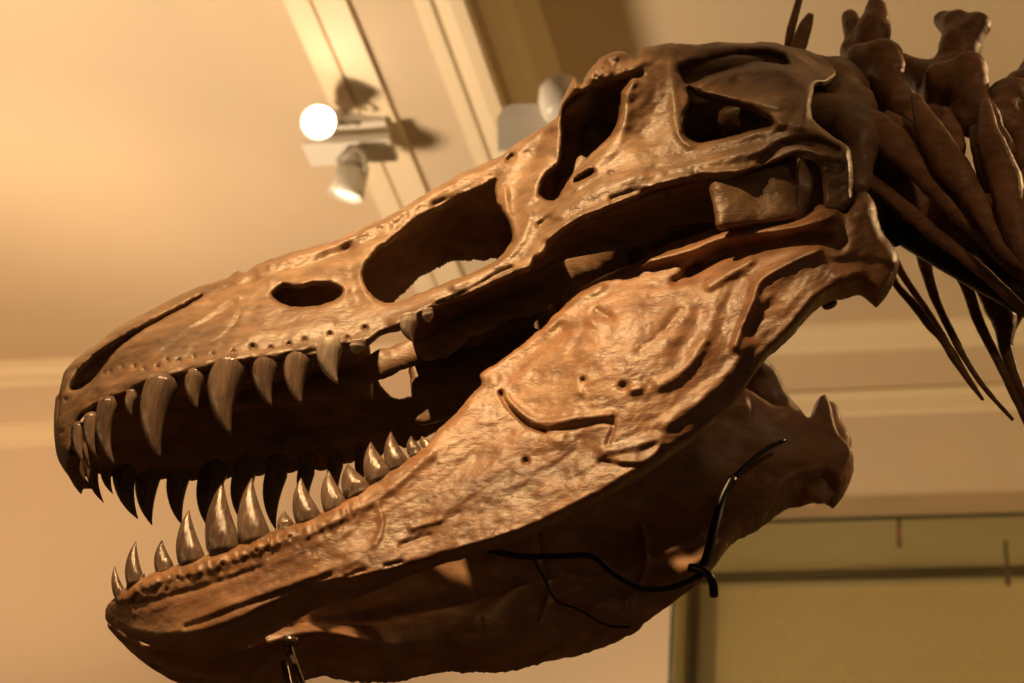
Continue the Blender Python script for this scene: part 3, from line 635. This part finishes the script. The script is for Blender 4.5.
LT = [((121,596),(115,566),12),((135,580),(136,541),17),((165,569),(162,540),18),((192,561),(189,510),26),((225,550),(223,482),33),((256,540),(252,478),30),((286,527),(285,511),16),((309,520),(301,478),25),((336,507),(329,471),24),((359,493),(348,464),28),((380,478),(371,442),26),((398,466),(391,432),22),((415,452),(411,436),14),((426,444),(422,436),10)]
for (b0, t0, w0) in LT:
    for sd_ in (1, -1):
        tooth(b0, t0, w0, Wlo, jaw, M_TH, .06, sd_, root=.012)
# ---- neck
def neck_vertebra(prims, rough=.009):
    s = SDF(.007)
    for pts, rads, kw in prims: s.chain([U(*p) for p in pts], [r/630 for r in rads], k=.02, **kw)
    v, f = s.mesh(rough, .05); return part('neck_vertebra', v, f, M_NK)
fl = dict(flat=.55, fd=SV)
neck_vertebra([([(868,160,0),(905,205,0)], [38, 40], {}), ([(880,150,-.02),(870,90,0),(856,52,.02),(851,18,.03)], [22, 20, 14, 9], {}), ([(864,55,0),(873,30,-.02),(876,8,-.02)], [18, 16, 12], {}),
  ([(862,60,-.04),(885,55,-.07),(896,66,-.08)], [18, 16, 12], {}), ([(880,70,-.05),(905,110,-.09),(915,150,-.10)], [18, 15, 16], {}), ([(868,140,-.05),(850,120,-.10)], [22, 20], {}),
  ([(870,90,.05),(876,115,.08)], [16, 12], {})])
neck_vertebra([([(925,185,0),(960,225,0)], [38, 40], {}), ([(935,150,0),(950,95,0),(958,52,0),(955,24,0)], [26, 28, 19, 17], {}), ([(962,42,-.01),(977,26,-.02)], [19, 16], {}), ([(962,35,.01),(945,20,.03)], [14, 11], {}),
  ([(930,80,.02),(905,65,.03)], [22, 12], {}), ([(945,85,-.05),(970,70,-.08),(975,80,-.09)], [24, 17, 15], {}), ([(970,90,-.07),(985,120,-.1),(1005,150,-.10)], [16, 13, 12], {}), ([(960,100,-.05),(970,130,-.09)], [15, 10], {}),
  ([(930,120,-.05),(918,150,-.08)], [16, 14], {})])
neck_vertebra([([(990,225,0),(1030,260,0)], [40, 42], {}), ([(1000,180,0),(1015,130,0),(1030,95,0)], [26, 30, 30], {}), ([(1010,100,-.05),(1000,118,-.08)], [26, 18], {}), ([(1030,100,0),(1040,60,0)], [25, 16], {}), ([(1015,130,-.05),(1030,170,-.09)], [22, 18], {})])
neck_vertebra([([(1060,270,0),(1100,300,0)], [42, 44], {}), ([(1060,240,0),(1080,150,0),(1095,90,0)], [26, 28, 20], {}), ([(1075,150,-.04),(1060,175,-.08)], [24, 16], {})])
# near-side cervical ribs: long tapering blades sweeping back and down
def rib(pts, rads, flat=.6, m=M_NK, fdir=None):
    a = np.array([(*p, r) for p, r in zip(pts, rads)], float); L = spline(a, 6)
    w_ = L[:, 3]*(1+.16*fbm(L[:, 0], L[:, 1], 14, 3))/630
    mb = MB(); mb.tube([U(x, y, q) for x, y, q in L[:, :3]], w_, 14, flat, fdir if fdir is not None else LV)
    v = np.array(mb.v); return part('neck_rib', v, mb.f, m)
rib([(846,158,-.10),(862,174,-.12),(895,200,-.12),(930,230,-.12),(975,265,-.12),(1005,292,-.12),(1050,335,-.12)], [6,8,8.5,8,7,6.5,5])
rib([(858,108,-.14),(880,130,-.15),(915,165,-.15),(950,205,-.15),(975,230,-.15),(1005,262,-.15),(1045,290,-.15)], [7,20,16,10,7.5,6,5])
rib([(915,95,-.16),(930,130,-.17),(950,165,-.17),(975,200,-.17),(990,230,-.17),(1010,258,-.17),(1045,278,-.17)], [5,15,18,13,8.5,6,5])
rib([(985,100,-.15),(990,140,-.17),(1003,175,-.17),(1012,215,-.17),(1022,255,-.17),(1040,290,-.17)], [5,14,18,14,9,6])
rib([(1028,170,-.15),(1030,200,-.15),(1045,240,-.15)], [6,20,12])
# small processes between the rib heads
rib([(886,112,-.12),(902,130,-.13),(914,150,-.13)], [4,13,6])
rib([(945,108,-.12),(954,140,-.13),(956,165,-.13)], [4,12,6])
rib([(975,128,-.14),(984,160,-.15),(990,190,-.15)], [7,11,9])
# far side ribs hanging below
rib([(888,262,.10),(896,284,.10),(915,306,.10),(930,326,.10),(943,340,.10),(957,362,.10),(970,382,.10),(983,400,.10)], [4,4.5,4.8,4.6,4.4,4.8,3.6,1.6])
rib([(896,262,.12),(906,280,.12),(924,306,.12),(940,330,.12),(952,350,.12)], [4.5,4.5,4,3.4,1.8])
rib([(905,215,.10),(912,230,.10),(922,255,.10),(931,285,.10),(941,311,.10),(962,353,.10),(985,388,.10),(1013,420,.10)], [6,7,7,6.2,5,4,3.2,2])
rib([(948,250,.10),(957,265,.10),(968,290,.10),(978,320,.10),(995,355,.10),(1012,390,.10),(1028,425,.10)], [7,8.5,7,5.8,5.2,4.6,3.8])
rib([(975,262,.10),(992,292,.10),(1004,320,.10),(1006,348,.10),(1016,378,.10),(1030,410,.10)], [10,17,14,7.5,5.5,4.5])
rib([(1005,295,.14),(1018,300,.14),(1012,330,.14)], [10,12,4])
# blades of the far shoulder bones poking above the skull roof
rib([(786,60,.02),(790,35,.02),(796,12,.02),(801,-6,.02)], [5,5,5,4.5], .4)
rib([(794,62,.0),(799,45,.0),(806,25,.0),(811,14,.0)], [9,8.5,7.5,3.5], .4)
# ---- steel mount
def iron(name, m, *tubes, parent=skeleton, **kw):
    mb = MB()
    for pts, r in tubes:
        L = spline(np.array(pts, float), 8); mb.tube([U(x, y, q) for x, y, q in L], r/630, 12)
    v = np.array(mb.v); return part(name, v, mb.f, m, parent, **kw)
iron('mount_pipe', M_IRON, ([(830,262,0),(880,215,0),(905,232,.0),(960,265,.0),(1040,310,.0)], 15), ([(893,215,-.04),(893,242,-.04)], 9), label='black iron pipe under the neck bones')
iron('mount_bolt', M_IRON, ([(824,292,.02),(830,305,.02)], 8), label='black bolt head below the jaw joint')
iron('mount_strap', M_IRON, ([(480,548,0.105),(520,556,0.115),(560,556,0.125),(592,556,0.135),(612,572,0.145),(640,588,0.155),(670,588,0.155),(697,577,0.155)], 3), ([(697,577,0.155),(706,560,0.155),(714,530,0.155),(722,500,0.165),(733,478,0.165)], 5), ([(733,478,0.165),(750,462,0.175),(768,448,0.185),(785,440,0.195)], 2.4), ([(690,568,0.155),(702,570,0.145),(712,580,0.145),(714,596,0.165)], 4.5), label='dark iron strap bent along the inside of the far jaw')
iron('mount_wire', M_IRON, ([(532,556,0.115),(542,575,0.120),(556,600,0.125),(580,610,0.130),(606,625,0.135),(630,627,0.14)], 1.2))
iron('clamp', M_BRASS, ([(287,640,.02),(291,655,.02),(300,680,.02),(306,696,.02)], 4), ([(284,662,.0),(290,690,.0)], 3.5), ([(283,640,.01),(297,642,.01)], 4.5), label='shiny steel clamp under the chin')
